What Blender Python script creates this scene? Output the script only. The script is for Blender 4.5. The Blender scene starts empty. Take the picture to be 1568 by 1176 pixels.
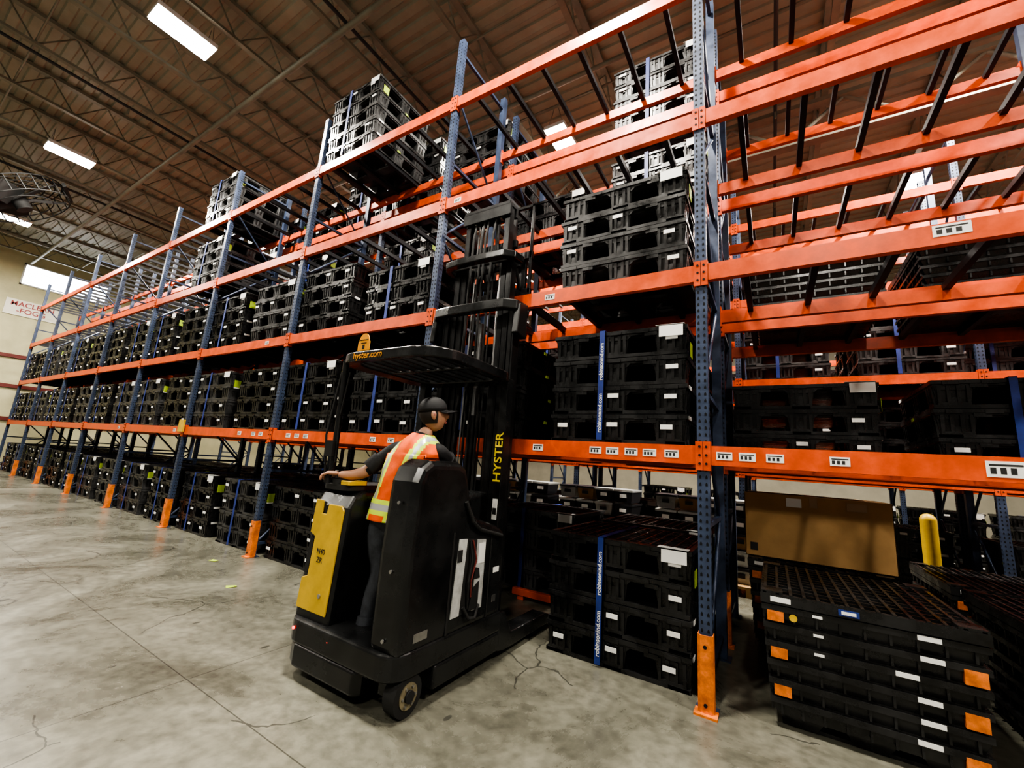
import bpy, bmesh, math, random
from mathutils import Vector, Matrix, Euler
R=random.Random(7)
# ------------------------------------------------------------------ materials
def mat(name,col,rough=.5,metal=0,var=.0,scale=8,bump=0,rvar=0,spec=.5):
    m=bpy.data.materials.new(name); m.use_nodes=True
    nt=m.node_tree; b=nt.nodes['Principled BSDF']
    b.inputs['Base Color'].default_value=(*col,1); b.inputs['Roughness'].default_value=rough
    b.inputs['Metallic'].default_value=metal; b.inputs['Specular IOR Level'].default_value=spec
    if var or bump or rvar:
        tc=nt.nodes.new('ShaderNodeTexCoord'); n=nt.nodes.new('ShaderNodeTexNoise')
        n.inputs['Scale'].default_value=scale; n.inputs['Detail'].default_value=6; n.inputs['Roughness'].default_value=.65
        nt.links.new(tc.outputs['Object'],n.inputs['Vector'])
        if var:
            r=nt.nodes.new('ShaderNodeValToRGB')
            r.color_ramp.elements[0].position=.35; r.color_ramp.elements[1].position=.65
            r.color_ramp.elements[0].color=(*[c*(1-var) for c in col],1)
            r.color_ramp.elements[1].color=(*[min(1,c*(1+var)) for c in col],1)
            nt.links.new(n.outputs['Fac'],r.inputs['Fac']); nt.links.new(r.outputs['Color'],b.inputs['Base Color'])
        if rvar:
            mr=nt.nodes.new('ShaderNodeMapRange'); mr.inputs['To Min'].default_value=max(0.03,rough-rvar); mr.inputs['To Max'].default_value=min(1,rough+rvar)
            mr.inputs['From Min'].default_value=.3; mr.inputs['From Max'].default_value=.7
            nt.links.new(n.outputs['Fac'],mr.inputs['Value']); nt.links.new(mr.outputs['Result'],b.inputs['Roughness'])
        if bump:
            bp=nt.nodes.new('ShaderNodeBump'); bp.inputs['Strength'].default_value=bump; bp.inputs['Distance'].default_value=.01
            nt.links.new(n.outputs['Fac'],bp.inputs['Height']); nt.links.new(bp.outputs['Normal'],b.inputs['Normal'])
    return m
def emis(name,col,s):
    m=bpy.data.materials.new(name); m.use_nodes=True; b=m.node_tree.nodes['Principled BSDF']
    b.inputs['Base Color'].default_value=(*col,1); b.inputs['Emission Color'].default_value=(*col,1); b.inputs['Emission Strength'].default_value=s
    return m
ORANGE=mat('rack_orange',(.62,.088,.02),.36,0,.2,5,0,.1)
BLUE=mat('rack_blue',(.044,.062,.112),.42,.1,.3,6,0,.1)
DARKHOLE=mat('slot_dark',(.004,.004,.006),.9)
BARM=mat('support_bar',(.035,.036,.04),.45,.5,.2,6)
BLACKP=mat('black_plastic',(.016,.016,.0165),.28,0,.6,5,.12,.13)
GREYP=mat('lit_scuffed_plastic',(.038,.038,.039),.34,0,.6,6,.12,.12)  # scuffed black plastic; paler grey also paints in the light on upper stacks
LABEL=mat('white_label',(.75,.75,.73),.5)
INK=mat('label_ink',(.02,.02,.02),.6)
STRAP=mat('blue_strap',(.02,.04,.20),.5,0,.2,10)
TAGY=mat('yellow_green_tag',(.38,.52,.05),.5)
TAGO=mat('orange_tag',(.62,.17,.035),.45,0,.35,14)
CARD=mat('cardboard',(.36,.215,.09),.8,0,.12,3,.05)
CARD2=mat('packing_tape',(.30,.18,.08),.35)
TRK=mat('truck_black',(.013,.0135,.014),.27,0,.5,3,.04,.12)
TRKM=mat('truck_matte',(.02,.02,.021),.6,0,.3,8)
YEL=mat('truck_yellow',(.55,.36,.035),.4,0,.12,6)
YTX=mat('yellow_lettering',(.95,.75,.05),.4)
STEEL=mat('bare_steel',(.4,.4,.4),.28,.9,.2,9)
GREYM=mat('grey_panel',(.45,.46,.45),.4,.1,.35,7)
RUB=mat('rubber',(.015,.015,.015),.75)
HUB=mat('wheel_hub',(.22,.19,.12),.5,.3,.3,20)
MASTM=mat('mast_steel',(.03,.03,.031),.3,.5,.4,8)
REDE=emis('tail_red',(1,.03,.02),3)
# floor ---------------------------------------------------------------
def floor_mat():
    m=bpy.data.materials.new('concrete_floor'); m.use_nodes=True; nt=m.node_tree; b=nt.nodes['Principled BSDF']
    L=nt.links.new; N=nt.nodes.new
    tc=N('ShaderNodeTexCoord')
    n1=N('ShaderNodeTexNoise'); n1.inputs['Scale'].default_value=.8; n1.inputs['Detail'].default_value=10; n1.inputs['Roughness'].default_value=.72; n1.inputs['Distortion'].default_value=.6
    n2=N('ShaderNodeTexNoise'); n2.inputs['Scale'].default_value=14; n2.inputs['Detail'].default_value=8
    L(tc.outputs['Object'],n1.inputs['Vector']); L(tc.outputs['Object'],n2.inputs['Vector'])
    r=N('ShaderNodeValToRGB'); r.color_ramp.elements[0].position=.33; r.color_ramp.elements[1].position=.66
    r.color_ramp.elements[0].color=(.078,.076,.060,1); r.color_ramp.elements[1].color=(.215,.21,.168,1)
    L(n1.outputs['Fac'],r.inputs['Fac'])
    r2=N('ShaderNodeValToRGB'); r2.color_ramp.elements[0].position=.25; r2.color_ramp.elements[1].position=.6
    r2.color_ramp.elements[0].color=(.6,.6,.6,1); r2.color_ramp.elements[1].color=(1,1,1,1)
    L(n2.outputs['Fac'],r2.inputs['Fac'])
    mx=N('ShaderNodeMix'); mx.data_type='RGBA'; mx.blend_type='MULTIPLY'; mx.inputs[0].default_value=1
    L(r.outputs['Color'],mx.inputs[6]); L(r2.outputs['Color'],mx.inputs[7])
    br=N('ShaderNodeTexBrick'); br.offset=0; br.inputs['Scale'].default_value=1; br.inputs['Brick Width'].default_value=7.3; br.inputs['Row Height'].default_value=6.1
    br.inputs['Mortar Size'].default_value=.004; br.inputs['Mortar Smooth'].default_value=.2
    mp=N('ShaderNodeMapping'); mp.inputs['Location'].default_value=(3.2,4.6,0); L(tc.outputs['Object'],mp.inputs['Vector']); L(mp.outputs['Vector'],br.inputs['Vector'])
    nd=N('ShaderNodeTexNoise'); nd.inputs['Scale'].default_value=1.6; nd.inputs['Detail'].default_value=5; L(tc.outputs['Object'],nd.inputs['Vector'])
    ad=N('ShaderNodeMix'); ad.data_type='RGBA'; ad.blend_type='MIX'; ad.inputs[0].default_value=.35; L(tc.outputs['Object'],ad.inputs[6]); L(nd.outputs['Color'],ad.inputs[7])
    vo=N('ShaderNodeTexVoronoi'); vo.feature='DISTANCE_TO_EDGE'; vo.inputs['Scale'].default_value=.75; L(ad.outputs[2],vo.inputs['Vector'])
    lt=N('ShaderNodeMath'); lt.operation='LESS_THAN'; lt.inputs[1].default_value=.003; L(vo.outputs['Distance'],lt.inputs[0])
    n3=N('ShaderNodeTexNoise'); n3.inputs['Scale'].default_value=.7; L(tc.outputs['Object'],n3.inputs['Vector'])
    g=N('ShaderNodeMath'); g.operation='GREATER_THAN'; g.inputs[1].default_value=.5; L(n3.outputs['Fac'],g.inputs[0])
    mu=N('ShaderNodeMath'); mu.operation='MULTIPLY'; L(lt.outputs[0],mu.inputs[0]); L(g.outputs[0],mu.inputs[1])
    mxm=N('ShaderNodeMath'); mxm.operation='MAXIMUM'; L(mu.outputs[0],mxm.inputs[0]); L(br.outputs['Fac'],mxm.inputs[1])
    vs=N('ShaderNodeTexVoronoi'); vs.inputs['Scale'].default_value=3.1; vs.inputs['Randomness'].default_value=1
    mp2=N('ShaderNodeMapping'); mp2.inputs['Scale'].default_value=(1,.45,1); mp2.inputs['Rotation'].default_value=(0,0,.5); L(tc.outputs['Object'],mp2.inputs['Vector']); L(mp2.outputs['Vector'],vs.inputs['Vector'])
    ls=N('ShaderNodeMath'); ls.operation='LESS_THAN'; ls.inputs[1].default_value=.05; L(vs.outputs['Distance'],ls.inputs[0])
    mxn=N('ShaderNodeMath'); mxn.operation='MAXIMUM'; L(mxm.outputs[0],mxn.inputs[0]); L(ls.outputs[0],mxn.inputs[1])
    sc=N('ShaderNodeMath'); sc.operation='MULTIPLY'; sc.inputs[1].default_value=.75; L(mxn.outputs[0],sc.inputs[0])
    m2=N('ShaderNodeMix'); m2.data_type='RGBA'; L(sc.outputs[0],m2.inputs[0]); L(mx.outputs[2],m2.inputs[6]); m2.inputs[7].default_value=(.03,.03,.026,1)
    L(m2.outputs[2],b.inputs['Base Color'])
    mr=N('ShaderNodeMapRange'); mr.inputs['From Min'].default_value=.3; mr.inputs['From Max'].default_value=.7; mr.inputs['To Min'].default_value=.18; mr.inputs['To Max'].default_value=.42
    L(n1.outputs['Fac'],mr.inputs['Value']); L(mr.outputs['Result'],b.inputs['Roughness'])
    bp=N('ShaderNodeBump'); bp.inputs['Strength'].default_value=.12; bp.inputs['Distance'].default_value=.01; L(n2.outputs['Fac'],bp.inputs['Height']); L(bp.outputs['Normal'],b.inputs['Normal'])
    return m
FLOOR=floor_mat()
CEIL=mat('painted_steel_deck',(.27,.252,.19),.55,0,.12,1.2)
JOIST=mat('joist_paint',(.20,.19,.145),.55,0,.15,3)
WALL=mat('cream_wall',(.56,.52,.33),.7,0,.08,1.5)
WALLB=mat('dimmed_back_wall',(.20,.185,.14),.7,0,.1,1.5)  # darker than the cream wall; dimness of the far end painted in
PIPE=mat('conduit',(.03,.03,.03),.5)
MAROON=mat('maroon_rail',(.16,.03,.025),.5)
WINM=emis('window_daylight',(.93,.97,1),6)
LAMPM=emis('lamp_diffuser',(1,.96,.88),50)
HOUS=mat('lamp_housing',(.7,.7,.68),.4)
# ------------------------------------------------------------------ mesh builder
class MB:
    def __init__(s): s.v=[];s.f=[];s.m=[];s.sm=[];s.mats=[]
    def mi(s,m):
        if m not in s.mats: s.mats.append(m)
        return s.mats.index(m)
    def add(s,vs,fs,m,M=None,smooth=False):
        o=len(s.v)
        for p in vs:
            p=Vector(p)
            if M is not None: p=M@p
            s.v.append(p)
        k=s.mi(m) if not isinstance(m,list) else None
        for i,f in enumerate(fs):
            s.f.append([a+o for a in f]); s.m.append(k if k is not None else s.mi(m[i])); s.sm.append(smooth)
    def box(s,x0,x1,y0,y1,z0,z1,m,M=None):
        vs=[(x0,y0,z0),(x1,y0,z0),(x1,y1,z0),(x0,y1,z0),(x0,y0,z1),(x1,y0,z1),(x1,y1,z1),(x0,y1,z1)]
        s.add(vs,[(3,2,1,0),(4,5,6,7),(0,1,5,4),(1,2,6,5),(2,3,7,6),(3,0,4,7)],m,M)
    def fru(s,cx,cy,ax,ay,bx,by,z0,z1,m,M=None):
        vs=[(cx-ax,cy-ay,z0),(cx+ax,cy-ay,z0),(cx+ax,cy+ay,z0),(cx-ax,cy+ay,z0),(cx-bx,cy-by,z1),(cx+bx,cy-by,z1),(cx+bx,cy+by,z1),(cx-bx,cy+by,z1)]
        s.add(vs,[(3,2,1,0),(4,5,6,7),(0,1,5,4),(1,2,6,5),(2,3,7,6),(3,0,4,7)],m,M)
    def cyl(s,p0,p1,r,m,r1=None,n=14,M=None,smooth=True):
        p0=Vector(p0);p1=Vector(p1); r1=r if r1 is None else r1
        d=(p1-p0).normalized(); a=Vector((0,0,1)) if abs(d.z)<.9 else Vector((1,0,0))
        u=d.cross(a).normalized(); w=d.cross(u)
        vs=[];fs=[]
        for k in range(n):
            t=2*math.pi*k/n; e=u*math.cos(t)+w*math.sin(t)
            vs.append(p0+e*r); vs.append(p1+e*r1)
        for k in range(n):
            j=(k+1)%n; fs.append((2*k,2*j,2*j+1,2*k+1))
        s.add(vs,fs,m,M,smooth)
        s.add([vs[2*k] for k in range(n)],[tuple(range(n))],m,M); s.add([vs[2*k+1] for k in range(n)],[tuple(range(n))],m,M)
    def tube(s,pts,r,m,n=8):
        for a,b in zip(pts[:-1],pts[1:]): s.cyl(a,b,r,m,n=n)
    def prism(s,poly,ax,a,b,m,M=None):
        n=len(poly)
        def P(q,t):
            return {'x':(t,q[0],q[1]),'y':(q[0],t,q[1]),'z':(q[0],q[1],t)}[ax]
        vs=[P(q,a) for q in poly]+[P(q,b) for q in poly]
        fs=[tuple(range(n)),tuple(range(2*n-1,n-1,-1))]+[(k,(k+1)%n,(k+1)%n+n,k+n) for k in range(n)]
        s.add(vs,fs,m,M)
    def sph(s,c,r,m,M=None,nu=20,nv=12):
        if not hasattr(r,'__len__'): r=(r,r,r)
        vs=[];fs=[]
        for j in range(nv+1):
            ph=math.pi*j/nv
            for i in range(nu):
                t=2*math.pi*i/nu
                vs.append((c[0]+r[0]*math.sin(ph)*math.cos(t),c[1]+r[1]*math.sin(ph)*math.sin(t),c[2]+r[2]*math.cos(ph)))
        for j in range(nv):
            for i in range(nu):
                k=(i+1)%nu; fs.append((j*nu+i,j*nu+k,(j+1)*nu+k,(j+1)*nu+i))
        s.add(vs,fs,m,M,True)
    def ring(s,c,r,rt,m,axis='y',n=32,k=8):
        pts=[]
        for i in range(n+1):
            t=2*math.pi*i/n
            q=(math.cos(t)*r,math.sin(t)*r)
            pts.append({'y':(c[0]+q[0],c[1],c[2]+q[1]),'z':(c[0]+q[0],c[1]+q[1],c[2]),'x':(c[0],c[1]+q[0],c[2]+q[1])}[axis])
        s.tube(pts,rt,m,k)
    def mesh(s,name):
        me=bpy.data.meshes.new(name); me.from_pydata([tuple(p) for p in s.v],[],s.f)
        for m in s.mats: me.materials.append(m)
        me.polygons.foreach_set('material_index',s.m); me.polygons.foreach_set('use_smooth',s.sm)
        bm=bmesh.new(); bm.from_mesh(me)
        bmesh.ops.recalc_face_normals(bm,faces=bm.faces); bm.to_mesh(me); bm.free(); me.update()
        return me
    def obj(s,name,parent=None,bevel=0,seg=2,loc=(0,0,0)):
        o=mkobj(name,s.mesh(name),parent,loc)
        if bevel:
            b=o.modifiers.new('bevel','BEVEL'); b.width=bevel; b.segments=seg; b.limit_method='ANGLE'; b.angle_limit=math.radians(40)
        return o
def mkobj(name,me,parent=None,loc=(0,0,0),rot=None):
    o=bpy.data.objects.new(name,me); bpy.context.scene.collection.objects.link(o); o.location=loc
    if rot: o.rotation_euler=rot
    if parent: o.parent=parent
    return o
def empty(name,loc=(0,0,0)):
    return mkobj(name,None,None,loc)
def text(body,size,m,loc,M,parent,name,sx=1,shear=0):
    cu=bpy.data.curves.new(name,'FONT'); cu.body=body; cu.size=size; cu.align_x='CENTER'; cu.align_y='CENTER'; cu.extrude=.0006; cu.offset=size*.012; cu.shear=shear
    o=bpy.data.objects.new('tmp',cu); bpy.context.scene.collection.objects.link(o)
    bpy.context.view_layer.update()
    me=bpy.data.meshes.new_from_object(o.evaluated_get(bpy.context.evaluated_depsgraph_get()))
    bpy.data.objects.remove(o); me.materials.clear(); me.materials.append(m)
    ob=mkobj(name,me,parent); pinv=Matrix.Translation(-Vector(parent.location)) if parent else Matrix()
    ob.matrix_local=pinv@Matrix.Translation(loc)@M.to_4x4()@Matrix.Diagonal((sx,1,1,1))
    return ob
RX=Matrix.Rotation(math.pi/2,3,'X')
RZ=lambda a: Matrix.Rotation(math.radians(a),3,'Z')
# ------------------------------------------------------------------ room shell
mb=MB(); mb.box(-27,16,-12,24,-.2,0,FLOOR); mb.obj('floor')
mb=MB()
y=-12;vs=[];fs=[]
prof=[]
while y<24:
    prof+=[(y,9.0),(y+.13,9.0),(y+.155,9.03),(y+.225,9.03)]; y+=.25
for (a,z) in prof: vs+=[(-27,a,z),(16,a,z)]
for k in range(len(prof)-1): fs.append((2*k,2*k+1,2*k+3,2*k+2))
mb.add(vs,fs,CEIL); mb.box(-27,16,-12,24,9.1,9.2,CEIL); mb.obj('ceiling')
mb=MB(); mb.box(-26.2,-26,-12,24,0,9.2,WALL)
o=mb.obj('wall_left')
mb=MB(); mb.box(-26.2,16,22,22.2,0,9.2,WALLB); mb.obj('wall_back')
mb=MB(); mb.box(-26,-25.97,3.0,5.6,7.3,8.1,WINM)
for yy in (2.95,5.6): mb.box(-26,-25.93,yy,yy+.05,7.25,8.15,HOUS)
for zz in (7.25,8.1): mb.box(-26,-25.93,2.95,5.65,zz,zz+.05,HOUS)
mb.box(-26,-25.94,4.28,4.32,7.3,8.1,HOUS)
mb.obj('window_1')
SIGN=mat('sign_board',(.8,.76,.66),.5); SIGNT=mat('sign_text',(.35,.05,.05),.5)
mb=MB(); mb.box(-25.99,-25.95,2.75,4.25,5.95,6.6,SIGN); sg=mb.obj('wall_sign')
for i,t in enumerate(('MACLEAN','-FOGG')):
    text(t,.27,SIGNT,(-25.945,3.5,6.42-i*.27),RZ(90)@RX,sg,'lettering_%d'%(i+1))
mb=MB()
for z in (1.8,3.1,4.3):
    mb.box(-26,-25.9,-11.9,21.9,z-.07,z+.07,MAROON)
mb.obj('trim_1')
# roof structure
roof=empty('roof_joists')
jm=MB()
jm.box(-.06,.06,-12,21.9,8.93,9.0,JOIST); jm.box(-.05,.05,-12,21.9,8.36,8.41,JOIST)
yy=-12
while yy<21.:
    jm.cyl((0,yy,8.38),(0,yy+.45,8.95),.014,JOIST,n=6); jm.cyl((0,yy+.45,8.95),(0,yy+.9,8.38),.014,JOIST,n=6); yy+=.9
jme=jm.mesh('joist')
x=-25.2;k=1
while x<15:
    mkobj('joist_%d'%k,jme,roof,(x,0,0)); k+=1; x+=1.75
gm=MB()
for yy in (-4.0,8.2):
    gm.box(-25.9,15.9,yy-.09,yy+.09,8.28,8.36,JOIST); gm.box(-25.9,15.9,yy-.09,yy+.09,7.55,7.63,JOIST)
    xx=-25.8
    while xx<13.9:
        gm.cyl((xx,yy,7.6),(xx+.875,yy,8.3),.03,JOIST,n=6); gm.cyl((xx+.875,yy,8.3),(xx+1.75,yy,7.6),.03,JOIST,n=6); xx+=1.75
gm.obj('girder',roof)
pm=MB()
for yy in (-9,-6.5,-1.5,.6,4.4,6.2,11,14,17):
    pm.cyl((-25.9,yy,8.45),(15.9,yy,8.45),.018,JOIST,n=6)
pm.obj('bridging',roof)
pm=MB()
for yy,r,z in ((-.4,.04,8.25),(3.1,.05,8.2),(5.6,.04,8.2),(13.,.05,8.2)):
    pm.cyl((-25.9,yy,z),(15.9,yy,z),r,JOIST,n=10)
for xx,r in ((-16.9,.035),(-11.3,.03),(-5.6,.03),(.3,.03)):
    pm.cyl((xx,-11.9,8.28),(xx,21.8,8.28),r,PIPE,n=8)
    for yy in range(-10,22,3): pm.cyl((xx,yy,8.28),(xx,yy,8.12),.02,JOIST,n=6)
pm.obj('sprinkler_pipes',roof)
# lamps
lm=MB()
lm.box(-.22,.22,-.42,.42,.02,.10,HOUS); lm.box(-.20,.20,-.40,.40,-.012,.02,LAMPM)
for sx in (-.16,.16):
    for sy in (-.35,.35): lm.cyl((sx,sy,.1),(sx*.3,sy,.5),.006,STEEL,n=5)
lme=lm.mesh('lamp')
def lamp(x,y,z=8.1,p=480):
    e=mkobj('high_bay_light',lme,None,(x,y,z))
    ld=bpy.data.lights.new('lamp_light','AREA'); ld.shape='RECTANGLE'; ld.size=.38; ld.size_y=.78; ld.energy=p; ld.color=(1,.94,.83)
    l=bpy.data.objects.new('lamp_light',ld); bpy.context.scene.collection.objects.link(l); l.parent=e; l.location=(0,0,-.03)
for x in (-20.8,-14.4,-8.1,-1.8,4.6): lamp(x,1.8)
for x in (-16,-9.8,-3.45,2.9,8.5): lamp(x,6.75,8.1,600)
for x in (-9.8,-3.4,2.86,8.5): lamp(x,11.3,8.1,560)
for x in (-3.4,4.4): lamp(x,17.0,8.1,300)
for x in (-14.4,-6,1.5): lamp(x,-4.6,8.1,420)
w=bpy.data.worlds.new('world'); bpy.context.scene.world=w; w.use_nodes=True
w.node_tree.nodes['Background'].inputs[0].default_value=(1,.94,.83,1); w.node_tree.nodes['Background'].inputs[1].default_value=.22
# fan
fan=MB()
for r in (.95,.8,.6,.4,.2): fan.ring((0,-.2,0),r,.014,RUB,'y',36,5)
for r in (.95,.6): fan.ring((0,.2,0),r,.014,RUB,'y',36,5)
for k in range(24):
    t=2*math.pi*k/24; fan.cyl((0,-.24,0),(math.cos(t)*.95,-.2,math.sin(t)*.95),.007,RUB,n=4)
    fan.cyl((math.cos(t)*.95,-.2,math.sin(t)*.95),(math.cos(t)*.95,.2,math.sin(t)*.95),.014,RUB,n=4)
fan.cyl((0,-.18,0),(0,.3,0),.16,RUB,n=16)
for k in range(5):
    t=math.pi*.4*k+.3; M=Matrix.Rotation(t,4,'Y')@Matrix.Rotation(.4,4,'X')
    fan.box(.1,.9,-.012,.012,-.26,.26,RUB,M)
fan.box(-.04,.04,-.04,.04,.9,1.0,RUB); fan.box(-.5,.5,-.05,.05,.95,1.02,RUB)
fo=fan.obj('ceiling_fan',None,0,2,(-16.7,1.45,7.4)); fo.rotation_euler=(math.radians(-55),0,math.radians(-20))
# ------------------------------------------------------------------ racks
BAY=2.815; X0=-.416; D=1.07; HT=6.85
LV=[1.645,3.049,4.448,5.87]
BH=.0675
um=MB()
for y0 in (0,D-.075):
    um.box(-.04,.04,y0,y0+.012,0,HT,BLUE); um.box(-.04,-.03,y0+.012,y0+.075,0,HT,BLUE); um.box(.03,.04,y0+.012,y0+.075,0,HT,BLUE)
    um.box(-.07,.07,y0-.03,y0+.1,0,.012,BLUE)
z=.08
while z<HT-.05:
    for sx in (-.02,.02):
        um.add([(sx-.0075,-.0012,z),(sx+.0075,-.0012,z),(sx+.0075,-.0012,z+.014),(sx,-.0012,z+.026),(sx-.0075,-.0012,z+.014)],[(0,1,2,3,4)],DARKHOLE)
        yy=.03+ (0 if sx<0 else .025)
        um.add([(.0412,yy,z),(.0412,yy+.012,z),(.0412,yy+.012,z+.02),(.0412,yy,z+.02)],[(0,1,2,3)],DARKHOLE)
        um.add([(-.0412,yy,z),(-.0412,yy+.012,z),(-.0412,yy+.012,z+.02),(-.0412,yy,z+.02)],[(0,1,2,3)],DARKHOLE)
    z+=.05
z=.15;k=0
while z<HT-.9:
    um.box(-.018,.018,.06,D-.06,z,z+.035,BLUE)
    a,b=(.07,D-.07) if k%2==0 else (D-.07,.07)
    um.cyl((0,a,z+.03),(0,b,z+.95),.018,BLUE,n=4)
    z+=.98;k+=1
um.box(-.018,.018,.06,D-.06,HT-.2,HT-.165,BLUE)
um.prism([(-.048,.06),(-.048,-.012),(-.03,-.03),(.03,-.03),(.048,-.012),(.048,.06),(.042,.06),(.042,-.008),(.027,-.022),(-.027,-.022),(-.042,-.008),(-.042,.06)],'z',.012,.47,TAGO)
for zz in (.06,.4): um.cyl((0,-.034,zz),(0,-.028,zz),.012,DARKHOLE,n=8)
um.box(-.07,.07,-.06,.04,.0,.014,TAGO)
ume=um.mesh('upright_frame')
bl=BAY
bmm=MB()
hl=bl/2
bmm.box(-hl+.04,hl-.04,-.006,.046,-BH,BH-.035,ORANGE); bmm.box(-hl+.04,hl-.04,-.006,.022,BH-.035,BH,ORANGE)
for s in (-1,1):
    a,b=sorted((s*(hl-.002),s*(hl-.05)))
    bmm.box(a,b,-.012,-.003,-BH-.04,BH+.03,ORANGE)
    a,b=sorted((s*(hl-.041),s*(hl-.05)))
    bmm.box(a,b,-.012,.05,-BH-.04,BH+.03,ORANGE)
    for zz in (-.06,0,.06): bmm.cyl((s*(hl-.022),-.015,zz),(s*(hl-.022),-.011,zz),.009,DARKHOLE,n=8)
bme=bmm.mesh('load_beam')
br=MB()
for i in range(6):
    x=-hl+.3+i*(bl-.6)/5
    br.box(x-.022,x+.022,.03,D-.03,BH-.055,BH-.001,BARM)
bre=br.mesh('support_bars')
def rack(y0,n0,n1,parent_name='pallet_rack'):
    e=empty(parent_name)
    xs=[X0-BAY*i for i in range(n0,n1+1)]
    for i,x in enumerate(xs): mkobj('upright_frame_%d'%(i+1),ume,e,(x,y0,0))
    k=1
    for i in range(len(xs)-1):
        xc=(xs[i]+xs[i+1])/2
        for zl in LV:
            mkobj('front_beam_%d'%k,bme,e,(xc,y0,zl))
            mkobj('rear_beam_%d'%k,bme,e,(xc,y0+D,zl),(0,0,math.pi))
            mkobj('support_bars_%d'%k,bre,e,(xc,y0,zl)); k+=1
    return e
YF=3.3; Y2=4.66; Y3=7.7; Y4=9.06; Y5=12.4
rk=rack(YF,-2,8); rk2=rack(Y2,-2,8); rk3=rack(Y3,-4,6); rk4=rack(Y4,-5,6); rk5=rack(Y5,-5,2)
lb=MB()
def beamlabel(x,zl,w=.1,h=.055,yf=YF):
    lb.box(x-w/2,x+w/2,yf-.0085,yf-.006,zl-h/2,zl+h/2,LABEL)
    for j in range(3):
        lb.box(x-w*.4+j*w*.25,x-w*.4+j*w*.25+w*.15,yf-.0092,yf-.0085,zl-h*.3,zl+h*.1,INK)
    lb.box(x-w*.42,x+w*.42,yf-.0092,yf-.0085,zl+h*.2,zl+h*.32,INK)
for x in (-1.75,-1.22,-1.08,-.93,-.79,-.63,-.28,-.14,.02,.36,-6.3,-6.5,-5.6,-5.4,-5.2,-9.2,-6.9,-3.6,-3.9,-12,1.9):
    beamlabel(x,LV[0])
beamlabel(-1.72,LV[1]); beamlabel(.98,LV[1]+.02,.17,.075); beamlabel(-6.6,LV[1]); beamlabel(-3.0,LV[2])
beamlabel(1.06,LV[0],.15,.085)
lb.obj('beam_labels',rk)
mb=MB(); mb.box(-8.98,-8.78,YF-.045,YF-.02,1.62,1.83,YEL); mb.obj('post_tag',rk)
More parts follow.
